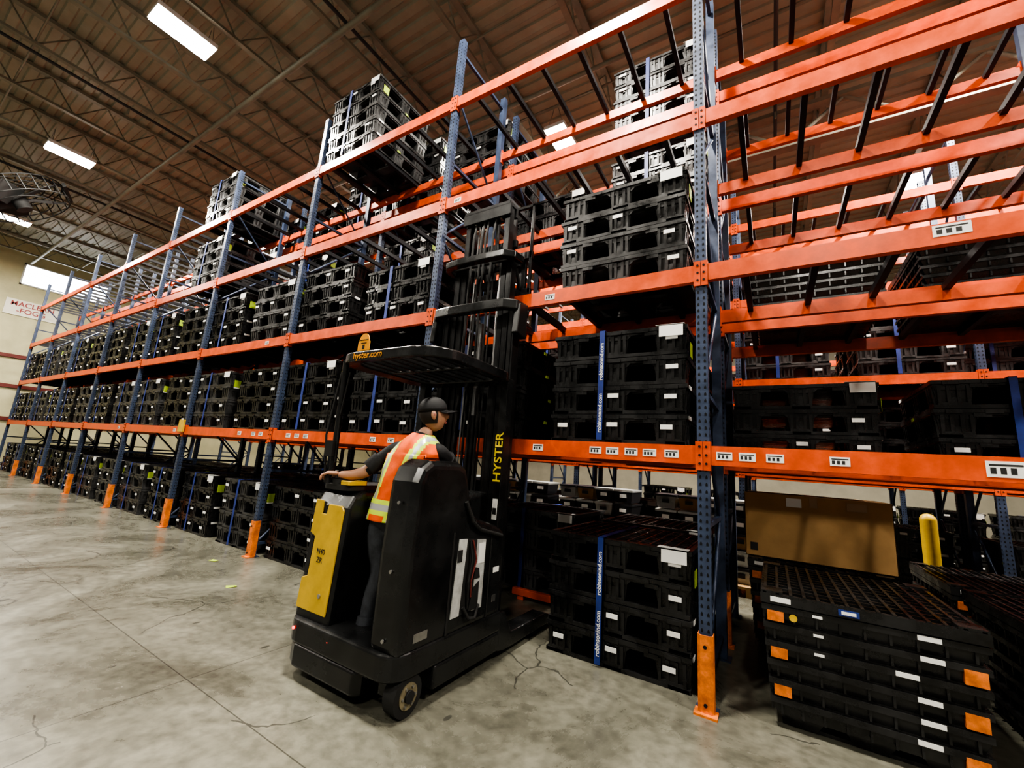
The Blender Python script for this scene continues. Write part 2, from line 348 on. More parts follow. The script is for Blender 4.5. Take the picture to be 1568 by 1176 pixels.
# ------------------------------------------------------------------ pallet stacks
W=1.14;DP=1.06;TH=.238
def tier(m,z,r,P,top,bottom):
    jx=r.uniform(-.008,.008); jy=r.uniform(-.008,.008)
    hx=W/2;hy=DP/2
    M=Matrix.Translation((jx,jy,z))
    for (a,t0,t1) in ((0,.200,TH-.006),(.012,.182,.200)):
        m.box(-hx+a,hx-a,-hy+a,-hy+.05,t0,t1,P,M); m.box(-hx+a,hx-a,hy-.05,hy-a,t0,t1,P,M)
        m.box(-hx+a,-hx+.05,-hy+.05,hy-.05,t0,t1,P,M); m.box(hx-.05,hx-a,-hy+.05,hy-.05,t0,t1,P,M)
    for i in range(5):
        xx=-hx+.12+i*(W-.24)/4
        m.box(xx-.05,xx+.05,-hy-.01,-hy+.01,.194,.222,P,M)
    if top:
        m.box(-hx+.04,hx-.04,-hy+.04,hy-.04,.198,.205,P,M)
        for i in range(13):
            xx=-hx+.05+i*(W-.1)/12; m.box(xx-.007,xx+.007,-hy+.04,hy-.04,.205,.236,P,M)
        for i in range(11):
            yy=-hy+.05+i*(DP-.1)/10; m.box(-hx+.04,hx-.04,yy-.007,yy+.007,.205,.234,P,M)
    m.box(-hx+.05,hx-.05,-hy+.05,hy-.05,.17,.188,P,M)
    for yy in (-hy+.075,0,hy-.075): m.box(-hx+.01,hx-.01,yy-.065,yy+.065,0,.028,P,M)
    for xx in (-hx+.09,0,hx-.09): m.box(xx-.07,xx+.07,-hy+.01,hy-.01,.002,.024,P,M)
    for ix,xx in enumerate((-hx+.135,0,hx-.135)):
        w0=.098 if ix!=1 else .085
        for iy,yy in enumerate((-hy+.11,0,hy-.11)):
            m.fru(xx,yy,w0,.075,w0+.022,.09,.024,.184,P,M)
            if iy!=1:
                s=-1 if iy==0 else 1
                yb=yy+s*.085
                for dx in (-w0+.012,-.03,.03,w0-.012):
                    m.fru(xx+dx,yb,.010,.012,.013,.024,.026,.184,P,M)
                m.box(xx-w0,xx+w0,yb-.012,yb+.014,.026,.048,P,M)
                m.box(xx-.03,xx+.03,yb-.008,yb+.012,.048,.12 if ix==1 else .09,P,M)
                m.box(xx-w0-.012,xx+w0+.012,yb-.012,yb+.02,.15,.184,P,M)
            if ix!=1:
                s=-1 if ix==0 else 1
                for dy in (-.06,0,.06):
                    m.fru(xx+s*.105,yy+dy,.012,.009,.024,.012,.026,.184,P,M)
                m.box(xx+s*.105-.012,xx+s*.105+.014,yy-.07,yy+.07,.026,.05,P,M)
                m.box(xx+s*.105-.012,xx+s*.105+.018,yy-.08,yy+.08,.15,.184,P,M)
    for s in (-1,1):
        for xa,d in ((-hx+.25,.035),(-.10,-.035),(.10,.035),(hx-.25,-.035)):
            m.prism([(xa,.184),(xa+d,.184),(xa,.15)],'y',s*(hy-.03)-.02,s*(hy-.03)+.02,P,M)
    for xx in (-.29,.29): m.box(xx-.05,xx+.05,-hy-.004,-hy+.02,.165,.195,P,M)
    fy=-hy-.014
    if r.random()<.85:
        xx=hx-.135+r.uniform(-.03,.03); m.box(xx-.045,xx+.045,fy-.004,fy,.115,.15,LABEL,M)
    if r.random()<.5: m.box(-.05,.04,fy-.004,fy,.13,.165,LABEL,M)
    if r.random()<.45: m.box(-hx+.08,-hx+.17,fy-.004,fy,.12,.155,LABEL,M)
    for s in (-1,1):
        if r.random()<.6:
            yy=r.choice((-hy+.1,hy-.1)); m.box(s*(hx+.003)-.002,s*(hx+.003)+.002,yy-.045,yy+.045,.198,.228,LABEL,M)
        if r.random()<.3:
            yy=r.uniform(-.1,.1); m.box(s*(hx+.003)-.002,s*(hx+.003)+.002,yy-.03,yy+.03,.198,.228,TAGY,M)
def stack_mesh(nt,seed,P,strap=True,tag=True):
    r=random.Random(seed); m=MB()
    for i in range(nt): tier(m,i*TH,r,P,i==nt-1,i==0)
    H=nt*TH; hy=DP/2
    if strap:
        m.box(-.135,-.088,-hy-.026,-hy-.022,.02,H+.004,STRAP); m.box(-.135,-.088,-hy-.026,hy+.026,H,H+.004,STRAP); m.box(-.135,-.088,hy+.022,hy+.026,.02,H+.004,STRAP)
    if tag:
        m.box(.36,.54,-hy-.028,-hy-.026,H-.10,H-.01,LABEL)
        m.box(W/2+.01,W/2+.013,-.48,-.38,H-.26,H-.14,TAGY)
        m.box(.33,.55,-hy-.02,-hy+.06,H,H+.002,LABEL)
    return m.mesh('pallet_stack')
SM=[stack_mesh(4,1,BLACKP),stack_mesh(4,2,GREYP),stack_mesh(4,3,BLACKP,False,False),stack_mesh(4,4,BLACKP,True,False),stack_mesh(4,5,GREYP,False)]
SM5=[stack_mesh(5,11,GREYP),stack_mesh(5,12,BLACKP,False)]
SM3=[stack_mesh(3,21,BLACKP,False),stack_mesh(3,22,BLACKP)]
ZT=[0]+[z+BH for z in LV]
def stack(bay,slot,lev,y0,ms=SM,dy=.05,idx=None,dx=0):
    xr=X0-BAY*bay; xc=xr-(.674 if slot=='R' else 2.141)+dx
    me=ms[idx] if idx is not None else R.choice(ms)
    return mkobj('plastic_pallet_stack',me,None,(xc+(0 if idx is not None else R.uniform(-.02,.02)),y0+dy+DP/2,ZT[lev]+.001),(0,0,0 if idx is not None else R.uniform(-.015,.015)))
near=[]
near.append(stack(0,'R',0,YF,SM,.16,0)); near.append(stack(0,'R',1,YF,SM,.04,0)); near.append(stack(0,'R',2,YF,SM,.05,4))
stack(0,'L',1,YF,SM,.04,3)
for b in range(1,8):
    for s in 'LR':
        stack(b,s,0,YF,SM,.12); stack(b,s,1,YF)
        if not (b==1 and s=='R') : stack(b,s,2,YF)
stack(1,'L',4,YF,SM5,.02,0); stack(3,'R',4,YF,SM,.02,1); stack(3,'R',3,YF,SM,.02,1)
stack(1,'R',2,YF,SM3)
for b in range(0,8):
    for s in 'LR':
        stack(b,s,0,Y2,SM,.1)
        if R.random()<.75: stack(b,s,1,Y2)
        if R.random()<.7: stack(b,s,2,Y2)
stack(0,'R',4,Y2,SM,.05,1); stack(0,'R',3,Y2,SM,.05,1)
stack(1,'R',4,Y2,SM); stack(1,'L',4,Y2,SM5); stack(2,'R',4,Y2,SM); stack(2,'L',3,Y2,SM); stack(1,'L',3,Y2,SM3); stack(3,'R',4,Y2,SM3);stack(0,'L',3,Y2,SM3); stack(2,'L',4,Y2,SM3); stack(3,'L',3,Y2,SM)
stack(-1,'L',1,Y2,SM3,.05,0); stack(-1,'R',1,Y2,SM3,.05,1)
stack(-2,'L',1,Y2,SM3)
for b in range(-4,5):
    for s in 'LR':
        stack(b,s,1,Y3,SM)
        if R.random()<.6: stack(b,s,2,Y3,SM)
        if R.random()<.2: stack(b,s,3,Y3,SM3)
        if R.random()<.6: stack(b,s,0,Y3,SM)
        stack(b,s,1,Y4,SM5)
        if R.random()<.6: stack(b,s,2,Y4,SM)
        if R.random()<.8: stack(b,s,0,Y4,SM)
for b in range(-5,1):
    for s in 'LR':
        for l in (0,1,2): stack(b,s,l,Y5,SM5)
for o in near[:2]:
    nm=0
    for zz in (.24,.68):
        nm+=1
        text('robinsonind.com',.048,LABEL,(o.location.x-.1115,o.location.y-DP/2-.0275,o.location.z+zz),RX@RZ(90),o,'strap_lettering_%d'%nm,1.0)
# plastic totes in the far aisle
TOT=mat('clear_tote',(.40,.41,.40),.3,0,.3,4); TOT2=mat('dark_tote',(.03,.03,.035),.35)
tm=MB(); rr=random.Random(3)
for i in range(4):
    for j in range(5):
        cx=-.48+i*.32; z0=.13+j*.22; c=rr.choice((TOT,TOT2,LABEL,TOT2,TOT2,CARD))
        tm.fru(cx,0,.12,.24,.14,.27,z0,z0+.17,c); tm.box(cx-.15,cx+.15,-.285,.285,z0+.17,z0+.2,TOT if rr.random()<.6 else TOT2); tm.box(cx-.05,cx+.05,-.29,-.25,z0+.08,z0+.13,INK if c!=TOT2 else LABEL)
tm.box(-.64,.64,-.4,.4,.10,.13,CARD)
for xx in (-.58,0,.58): tm.box(xx-.05,xx+.05,-.4,.4,0,.10,CARD)
tme=tm.mesh('tote_stack')
for (x,y) in ((-.9,7.0),(-2.5,7.05),(-4.0,7.0),(3.3,7.15),(-5.6,7.05),(4.9,7.1)):
    mkobj('storage_tote_stack',tme,None,(x,y,0),(0,0,rr.uniform(-.1,.1)))
# ------------------------------------------------------------------ folded container stacks
def folded(nt,seed,w,d,p=.108,tags=True):
    m=MB(); r=random.Random(seed); hx=w/2;hy=d/2
    for i in range(nt):
        z=i*p; q=(nt-1-i)*.006; ax=hx-q; ay=hy-q
        m.fru(0,0,ax-.035,ay-.035,ax-.012,ay-.012,z,z+p*.62,BLACKP)
        m.box(-ax,ax,-ay,ay,z+p*.62,z+p*.93,BLACKP)
        m.box(-ax+.02,ax-.02,-ay+.02,ay-.02,z+p*.93,z+p,BLACKP)
        n=9
        for k in range(n):
            xx=-ax+.06+k*(2*ax-.12)/(n-1); 
            for s in (-1,1): m.box(xx-.006,xx+.006,s*(ay-.012)-.008,s*(ay-.012)+.008,z+.008,z+p*.64,BLACKP)
            yy=-ay+.06+k*(2*ay-.12)/(n-1)
            for s in (-1,1): m.box(s*(ax-.012)-.008,s*(ax-.012)+.008,yy-.006,yy+.006,z+.008,z+p*.64,BLACKP)
        if tags:
            xx=.18+r.uniform(-.06,.06); m.box(xx,xx+.1,-ay-.002,-ay,z+p*.66,z+p*.9,LABEL)
            if r.random()<.7: m.box(-.25,-.2,-ay-.002,-ay,z+p*.66,z+p*.8,LABEL)
            if i%2==1: m.box(-ax+.03,-ax+.12,-ay-.0,-ay+.03,z+.006,z+p*.62,TAGO)
            else: m.box(ax-.11,ax-.02,-ay-.002,-ay+.03,z+.006,z+p*.75,TAGO)
            m.box(ax,ax+.002,-.2,-.1,z+p*.66,z+p*.9,LABEL)
    H=nt*p
    m.box(-hx-.005,hx+.005,-hy-.005,hy+.005,H,H+.035,BLACKP)
    m.box(-hx-.005,hx+.005,-hy-.005,-hy+.02,H+.035,H+.06,BLACKP); m.box(-hx-.005,hx+.005,hy-.02,hy+.005,H+.035,H+.06,BLACKP)
    m.box(-hx-.005,-hx+.02,-hy,hy,H+.035,H+.06,BLACKP); m.box(hx-.02,hx+.005,-hy,hy,H+.035,H+.06,BLACKP)
    for i in range(15):
        xx=-hx+.02+i*(w-.04)/14; m.box(xx-.009,xx+.009,-hy,hy,H+.035,H+.068,BLACKP)
    for i in range(13):
        yy=-hy+.02+i*(d-.04)/12; m.box(-hx,hx,yy-.009,yy+.009,H+.035,H+.062,BLACKP)
    for sx in (-1,1):
        for sy in (-1,1): m.box(sx*(hx-.06)-.06,sx*(hx-.06)+.06,sy*(hy-.06)-.06,sy*(hy-.06)+.06,H+.03,H+.075,BLACKP)
    if tags:
        m.box(-hx+.05,-hx+.16,-hy-.008,-hy-.005,H+.015,H+.045,LABEL); m.box(-.12,-.02,-hy-.008,-hy-.005,H+.01,H+.045,STRAP); m.box(-.105,-.035,-hy-.0095,-hy-.008,H+.018,H+.036,LABEL)
        m.cyl((-hx+.17,-hy-.0,H-p*.6),(-hx+.17,-hy+.006,H-p*.6),.022,YEL)
    return m.mesh('folded_container_stack')
FM=folded(6,5,1.04,1.2); FM2=folded(6,6,1.1,1.1,.085,False)
def feet(o,w,d):
    m=MB()
    for sx in (-1,0,1):
        for sy in (-1,0,1): m.fru(sx*(w/2-.19),sy*(d/2-.17),.08,.07,.11,.1,-.06,0,BLACKP)
    for sy in (-1,0,1): m.box(-w/2+.09,w/2-.09,sy*(d/2-.17)-.05,sy*(d/2-.17)+.05,-.075,-.055,BLACKP)
    m.obj('feet',o)
for (x,y,a) in ((.43,4.0,0),(.30,5.32,0),(1.75,4.2,.03),(1.70,5.5,0)):
    o=mkobj('folded_container_stack',FM,None,(x,y,.076),(0,0,a)); feet(o,1.04,1.2)
for x in (.42,1.72):
    mkobj('folded_container_stack',FM2,None,(x,Y2+.6,ZT[2]+.001))
# cardboard box
cb=MB()
x0,x1,y0,y1,z0,z1=-.24,.86,4.82,5.6,.803,1.38
t=.006
cb.box(x0,x1,y0,y0+t,z0,z1,CARD); cb.box(x0,x1,y1-t,y1,z0,z1,CARD); cb.box(x0,x0+t,y0,y1,z0,z1,CARD); cb.box(x1-t,x1,y0,y1,z0,z1,CARD); cb.box(x0,x1,y0,y1,z0,z0+t,CARD)
xm=(x0+x1)/2
cb.box(x0,xm-.002,y0,y1,z1,z1+.006,CARD); cb.box(xm+.002,x1,y0,y1,z1,z1+.006,CARD); cb.box(xm-.03,xm+.03,y0-.001,y1+.001,z1+.006,z1+.008,CARD2)
cb.box(xm-.03,xm+.03,y0-.002,y0,z1-.09,z1+.007,CARD2)
cb.box(.1,.22,y0-.004,y0-.002,z1-.10,z1-.02,LABEL); cb.box(.55,.69,y0-.004,y0-.002,z1-.09,z1-.02,CARD2); cb.box(x0+.04,x0+.1,y0-.003,y0-.001,z0+.05,z0+.12,INK)
cb.obj('cardboard_box',None,.004)
mb=MB(); 
mb.box(-2.5,-2.42,4.42,4.54,0,.06,ORANGE); mb.box(-1.98,-1.9,4.42,4.54,0,.06,ORANGE); mb.box(-2.56,-1.84,4.40,4.46,.05,.12,ORANGE); mb.box(-2.56,-1.84,4.50,4.54,.05,.08,ORANGE)
mb.obj('floor_stop_rail',None,.004)
mb=MB(); mb.cyl((1.5,6.75,0),(1.5,6.75,1.2),.075,YEL,n=20); mb.sph((1.5,6.75,1.2),.075,YEL); mb.cyl((1.5,6.75,0),(1.5,6.75,.02),.13,YEL,n=20); mb.obj('safety_bollard')
for (x,y,a,c) in ((-6.1,2.9,.3,TAGY),(-4.9,2.55,1.2,TAGY)):
    mb=MB(); s=.05
    mb.add([(-s,-s*.6,0.002),(s,-s*.6,.006),(s,s*.6,.003),(-s*.9,s*.6,.009),(0,0,.006)],[(0,1,4),(1,2,4),(2,3,4),(3,0,4)],c)
    o=mb.obj('paper_scrap',None,0,2,(x,y,.001)); o.rotation_euler=(0,0,a)
# ------------------------------------------------------------------ reach truck
tk=empty('reach_truck')
xl,xr_=-2.87,-1.84
def rrect(x0,x1,y0,y1,r,corners=(1,1,1,1),n=6):
    pts=[]
    cs=[(x0+r,y0+r,180,corners[0]),(x1-r,y0+r,270,corners[1]),(x1-r,y1-r,0,corners[2]),(x0+r,y1-r,90,corners[3])]
    full=[(x0,y0),(x1,y0),(x1,y1),(x0,y1)]
    for i,(cx,cy,a,c) in enumerate(cs):
        if not c: pts.append(full[i]); continue
        for k in range(n+1):
            t=math.radians(a+90*k/n); pts.append((cx+r*math.cos(t),cy+r*math.sin(t)))
    return pts
b=MB()
b.prism(rrect(xl-.02,xr_+.0,1.90,3.02,.14,(1,1,0,0)),'z',.21,.36,TRK)
b.prism([(xl-.02,3.02),(xl-.02,2.04),(xl+.02,1.95),(xl+.12,1.905),(-2.16,1.905),(-2.12,1.95),(-2.1,2.25),(xr_,2.27),(xr_,3.02)],'z',.07,.21,TRK)
b.obj('base_skirt',tk,.018,3)
b=MB(); b.prism([(1.93,.33),(1.925,.9),(1.95,1.33),(1.99,1.42),(2.07,1.47),(2.36,1.47),(2.44,1.43),(2.49,1.33),(2.53,1.17),(2.62,1.08),(2.95,.99),(3.02,.94),(3.02,.33)],'x',-2.10,xr_-.005,TRK)
b.obj('side_cowl',tk,.055,4)
b=MB()
xs_=xr_-.004
b.box(xs_,xs_+.004,2.34,2.36,.36,1.0,RUB)
b.prism([(2.38,.45),(2.41,.95),(2.50,.945),(2.47,.45)],'x',xs_-.002,xs_+.006,GREYM)
b.prism([(2.47,.45),(2.50,.945),(2.62,.93),(2.61,.45)],'x',xs_-.002,xs_+.003,RUB)
b.prism([(2.61,.45),(2.62,.93),(2.73,.92),(2.73,.45)],'x',xs_-.002,xs_+.006,GREYM)
b.prism([(2.56,.46),(2.60,.60),(2.67,.64),(2.67,.46)],'x',xs_+.004,xs_+.014,RUB)
b.box(xs_+.006,xs_+.010,2.64,2.72,.76,.90,LABEL); b.box(xs_+.006,xs_+.010,2.40,2.45,.80,.88,INK)
b.prism([(2.60,.66),(2.68,.66),(2.66,.73),(2.62,.74)],'x',xs_+.004,xs_+.011,RUB)
b.box(xs_,xs_+.004,2.80,2.815,.36,.95,RUB)
b.box(xs_,xs_+.003,2.86,2.94,.66,.70,LABEL); b.box(xs_,xs_+.003,2.87,2.92,.45,.5,STEEL)
b.tube([(xs_+.01,2.44,1.20),(xs_+.025,2.52,1.06),(xs_+.02,2.62,1.0),(xs_+.012,2.75,.97),(xs_+.02,2.92,.93)],.014,RUB)
b.tube([(xs_+.01,2.5,.5),(xs_+.03,2.55,.42),(xs_+.03,2.62,.41),(xs_+.01,2.68,.48)],.012,RUB)
b.tube([(xs_+.01,2.56,.93),(xs_+.03,2.59,.80),(xs_+.025,2.55,.66),(xs_+.01,2.58,.55)],.007,MAROON)
b.tube([(xs_+.01,2.53,.93),(xs_+.03,2.54,.80),(xs_+.025,2.52,.66),(xs_+.01,2.55,.48)],.009,RUB)
b.box(xs_,xs_+.003,2.05,2.17,.40,.45,STEEL)
for zz in (.42,.8,1.2): b.cyl((-1.96,1.925,zz),(-1.96,1.915,zz),.011,STEEL,n=8)
b.obj('side_cowl_fittings',tk,.002)
b=MB(); b.prism([(1.945,.33),(1.985,1.10),(2.03,1.18),(2.12,1.215),(2.98,1.215),(3.02,1.16),(3.02,.33)],'x',xl,-2.50,TRK); b.obj('battery_module',tk,.03,3)
b=MB()
def yz(z): return 1.945+(z-.33)/.77*.04-.004
def pan(poly,th,m):
    vs=[(x,yz(z)-th,z) for x,z in poly]+[(x,yz(z)+.004,z) for x,z in poly]; n=len(poly)
    b.add(vs,[tuple(range(n)),tuple(range(2*n-1,n-1,-1))]+[(k,(k+1)%n,(k+1)%n+n,k+n) for k in range(n)],m)
pan([(-2.85,.41),(-2.53,.41),(-2.53,1.08),(-2.56,1.11),(-2.70,1.11),(-2.71,1.04),(-2.76,1.04),(-2.77,1.13),(-2.85,1.13),(-2.85,.9),(-2.79,.88),(-2.79,.62),(-2.85,.6)],.008,YEL)
pan([(-2.845,.63),(-2.80,.64),(-2.80,.86),(-2.845,.88)],.004,RUB)
b.cyl((-2.62,yz(.52)-.014,.52),(-2.62,yz(.52),.52),.014,STEEL)
b.obj('yellow_panel',tk,.004)
for i,(t,z) in enumerate((('N40',.79),('ZR',.735))):
    text(t,.05,TRKM,(-2.69,yz(z)-.0095,z),RX,tk,'panel_text_%d'%(i+1))
b=MB(); b.box(-2.52,-2.05,1.92,2.72,.2,.25,TRKM)
for k in range(9): b.box(-2.49,-2.09,1.97+k*.08,1.98+k*.08,.25,.254,RUB)
b.obj('operator_platform',tk,.003)
b=MB(); b.prism([(2.70,.3),(2.68,1.05),(2.75,1.2),(3.02,1.24),(3.02,.3)],'x',-2.52,-2.05,TRK); b.obj('front_console',tk,.025,3)
b=MB()
b.prism(rrect(-2.84,-2.55,1.99,2.5,.06),'z',1.21,1.25,TRKM)
b.cyl((-2.69,2.06,1.24),(-2.69,2.06,1.285),.075,RUB,n=24); b.cyl((-2.69,2.06,1.285),(-2.69,2.06,1.292),.06,RUB,n=24)
b.cyl((-2.755,1.97,1.25),(-2.755,1.97,1.30),.018,RUB,n=12); b.sph((-2.755,1.97,1.305),.024,RUB)
b.prism(rrect(-2.64,-2.54,1.99,2.16,.02),'z',1.25,1.28,YEL)
b.cyl((-2.2,2.80,1.2),(-2.2,2.80,1.32),.018,RUB,n=10); b.sph((-2.2,2.80,1.33),.026,RUB)
b.cyl((-2.45,2.85,1.2),(-2.45,2.82,1.34),.012,RUB,n=10); b.box(-2.46,-2.30,2.86,2.88,1.22,1.36,TRKM)
b.obj('controls',tk,.004)
b=MB(); b.sph((-2.78,1.90,.30),.010,REDE); b.sph((-2.42,1.905,.30),.006,REDE); b.obj('tail_light',tk)
# overhead guard
b=MB()
outer=rrect(-2.92,-1.83,1.97,3.03,.24,(1,1,1,1),10); inner=rrect(-2.82,-1.94,2.08,2.92,.16,(1,1,1,1),10)
n=len(outer); z0,z1=2.155,2.25
vs=[(x,y,z0) for x,y in outer]+[(x,y,z1-.02) for x,y in outer]+[(x,y,z0+.02) for x,y in inner]+[(x,y,z1) for x,y in inner]
fs=[]
for k in range(n):
    j=(k+1)%n; fs+=[(k,j,n+j,n+k),(2*n+k,3*n+k,3*n+j,2*n+j),(n+k,n+j,3*n+j,3*n+k),(k,2*n+k,2*n+j,j)]
b.add(vs,fs,TRK)
for k in range(8):
    xx=-2.75+k*.105; b.box(xx-.012,xx+.012,2.05,2.95,2.185,2.235,TRK)
b.box(-2.85,-1.91,2.48,2.53,2.18,2.2,TRK)
b.obj('overhead_guard',tk,.012,3)
b=MB()
b.tube([(-2.84,2.06,1.2),(-2.84,2.04,2.19)],.024,TRK,12)
b.box(-2.86,-2.79,2.90,2.99,1.2,2.19,TRK); b.box(-1.93,-1.86,2.90,2.99,.92,2.19,TRK)
b.box(-2.89,-2.8,2.0,2.05,1.44,1.56,RUB); b.tube([(-2.86,2.03,2.1),(-2.895,2.0,1.6),(-2.87,2.03,1.25)],.009,RUB)
b.tube([(-2.80,2.06,2.1),(-2.79,2.02,1.75),(-2.80,2.04,1.4)],.008,RUB)
b.obj('guard_posts',tk,.006)
ORL=mat('orange_logo',(.85,.35,.01),.5)
b=MB(); cx=-2.61
pts=[(cx+.055*math.cos(math.radians(a)),2.325+.055*math.sin(math.radians(a))) for a in range(0,181,15)]
b.prism([(cx-.065,2.245),(cx+.065,2.245),(cx+.065,2.31)]+pts+[(cx-.065,2.31)],'y',2.0,2.006,ORL)
b.box(cx-.012,cx+.012,1.998,2.0,2.255,2.29,TRK); b.box(cx-.03,cx+.03,1.997,2.0,2.30,2.306,TRK); b.box(cx-.045,cx+.045,1.997,2.0,2.325,2.331,TRK)
b.obj('logo_badge',tk)
text('hyster.com',.07,ORL,(-2.51,1.966,2.195),RX,tk,'guard_lettering',1)
# mast
b=MB()
def rail(x,y,z0,z1,s,w=.085,t=.018):
    b.box(x-t/2,x+t/2,y,y+w,z0,z1,MASTM)
    a,c=sorted((x,x+s*.05)); b.box(a,c,y,y+t,z0,z1,MASTM); b.box(a,c,y+w-t,y+w,z0,z1,MASTM)
for x,s in ((-2.78,1),(-1.96,-1)): rail(x,3.06,.08,2.93,s,.12,.024)
for x,s in ((-2.70,1),(-2.04,-1)): rail(x,3.075,.12,3.48,s,.09)
for x,s in ((-2.63,1),(-2.11,-1)): rail(x,3.085,.3,4.02,s,.08)
b.box(-2.80,-1.94,3.08,3.16,.1,.24,MASTM); b.box(-2.80,-1.94,3.16,3.19,1.2,1.32,MASTM)
b.box(-2.74,-2.0,3.17,3.2,3.36,3.46,MASTM); b.box(-2.72,-2.02,3.04,3.07,3.38,3.47,MASTM)
b.box(-2.66,-2.08,3.05,3.08,3.88,4.0,MASTM); b.box(-2.66,-2.08,3.17,3.2,3.9,4.0,MASTM)
b.box(-2.65,-2.09,3.05,3.2,3.99,4.03,MASTM)
for zz in (.7,1.7,2.4,2.95): b.box(-2.64,-2.10,3.15,3.175,zz,zz+.07,MASTM)
b.obj('mast_rails',tk,.003,1)
b=MB()
yo=[(-2.88,3.12),(-2.86,2.99),(-2.78,2.91),(-2.6,2.89),(-2.2,2.89),(-1.98,2.90),(-1.88,2.98),(-1.86,3.12),(-1.93,3.12),(-1.95,3.02),(-2.02,2.98),(-2.2,2.97),(-2.6,2.97),(-2.74,2.98),(-2.80,3.03),(-2.81,3.12)]
b.prism(yo,'z',2.84,2.93,TRK)
for (x0,x1) in ((-2.885,-2.82),(-1.92,-1.855)): b.prism([(2.97,2.62),(3.0,2.9),(3.14,2.93),(3.14,2.6)],'x',x0,x1,TRK)
yo2=[(-2.37+(x+2.37)*.86,y+.02) for x,y in yo]; b.prism(yo2,'z',3.36,3.43,TRK)
b.obj('mast_yokes',tk,.01,2)
b=MB()
for x in (-2.56,-2.18):
    b.cyl((x,3.12,.2),(x,3.12,2.2),.032,MASTM,n=14); b.cyl((x,3.12,2.2),(x,3.12,3.4),.02,STEEL,n=14)
b.cyl((-2.37,3.13,.3),(-2.37,3.13,1.9),.045,MASTM,n=16); b.cyl((-2.37,3.13,1.9),(-2.37,3.13,2.8),.03,STEEL,n=14)
for x in (-2.48,-2.44,-2.30,-2.26): b.box(x-.008,x+.008,3.10,3.105,.6,3.95,STEEL if x<-2.4 else RUB)
for x in (-2.52,-2.22):
    b.cyl((x-.015,3.12,3.93),(x+.015,3.12,3.93),.05,STEEL,n=18); b.cyl((x-.015,3.12,3.42),(x+.015,3.12,3.42),.045,STEEL,n=18)
for x in (-2.40,-2.35,-2.26,-2.5): b.tube([(x,3.06,1.0),(x,3.05,2.0),(x+.01,3.03,3.0),(x,3.05,3.7),(x,3.1,3.96)],.012,RUB)
b.obj('lift_cylinders',tk)
text('HYSTER',.10,YTX,(-1.895,2.892,1.53),RX@RZ(90),tk,'mast_lettering',1.15)
b=MB(); b.box(-1.92,-1.875,2.896,2.9,1.04,1.20,LABEL); b.box(-1.915,-1.88,2.895,2.897,1.08,1.13,INK); b.obj('mast_label',tk)
b=MB()
for x in (-2.60,-2.14): b.box(x-.02,x+.02,3.17,3.24,3.18,3.85,MASTM)
b.box(-2.66,-2.08,3.20,3.24,3.2,3.28,MASTM); b.box(-2.66,-2.08,3.20,3.24,3.6,3.68,MASTM)
for x in (-2.57,-2.17):
    b.cyl((x,3.24,3.25),(x,3.42,3.62),.02,MASTM,n=6); b.cyl((x+.03,3.24,3.62),(x+.03,3.42,3.25),.02,MASTM,n=6)
b.box(-2.72,-2.02,3.42,3.46,3.17,3.25,MASTM); b.box(-2.72,-2.02,3.42,3.46,3.58,3.66,MASTM)
for x in (-2.7,-2.04,-2.48,-2.26): b.box(x-.015,x+.015,3.42,3.45,3.2,4.2,MASTM)
b.box(-2.715,-2.025,3.42,3.45,4.17,4.2,MASTM)
for x in (-2.58,-2.16):
    b.box(x-.05,x+.05,3.46,3.50,3.17,3.66,MASTM); b.fru(x,3.95,.05,.47,.05,.47,3.17,3.205,MASTM)
b.obj('fork_carriage',tk,.004)
b=MB()
for x0,x1 in ((-2.87,-2.72),(-1.99,-1.84)):
    b.prism([(3.0,.07),(3.0,.34),(3.08,.34),(3.2,.16),(3.82,.15),(3.96,.10),(3.96,.05),(3.1,.05)],'x',x0,x1,TRK)
b.obj('outriggers',tk,.01,2)
b=MB()
def wheel(c,r,w,ax=1):
    x,y,z=c
    b.cyl((x-w/2,y,z),(x+w/2,y,z),r,RUB,n=28); b.cyl((x-w/2-.006,y,z),(x+w/2+.006,y,z),r*.62,HUB,n=24); b.cyl((x-w/2-.02,y,z),(x+w/2+.02,y,z),r*.3,RUB,n=16)
    for k in range(6):
        t=k*math.pi/3; b.cyl((x+w/2+.004,y+math.cos(t)*r*.45,z+math.sin(t)*r*.45),(x+w/2+.014,y+math.cos(t)*r*.45,z+math.sin(t)*r*.45),.008,STEEL,n=6)
wheel((-1.90,2.07,.115),.114,.09); wheel((-2.70,2.35,.14),.139,.12)
for x in (-2.795,-1.915):
    for y in (3.65,3.84): b.cyl((x-.06,y,.065),(x+.06,y,.065),.064,RUB,n=20)
b.obj('wheels',tk)
b=MB(); b.box(-2.03,-1.96,2.0,2.14,.10,.22,TRK); b.cyl((-1.99,2.07,.15),(-1.99,2.07,.25),.03,STEEL); b.obj('caster_fork',tk)
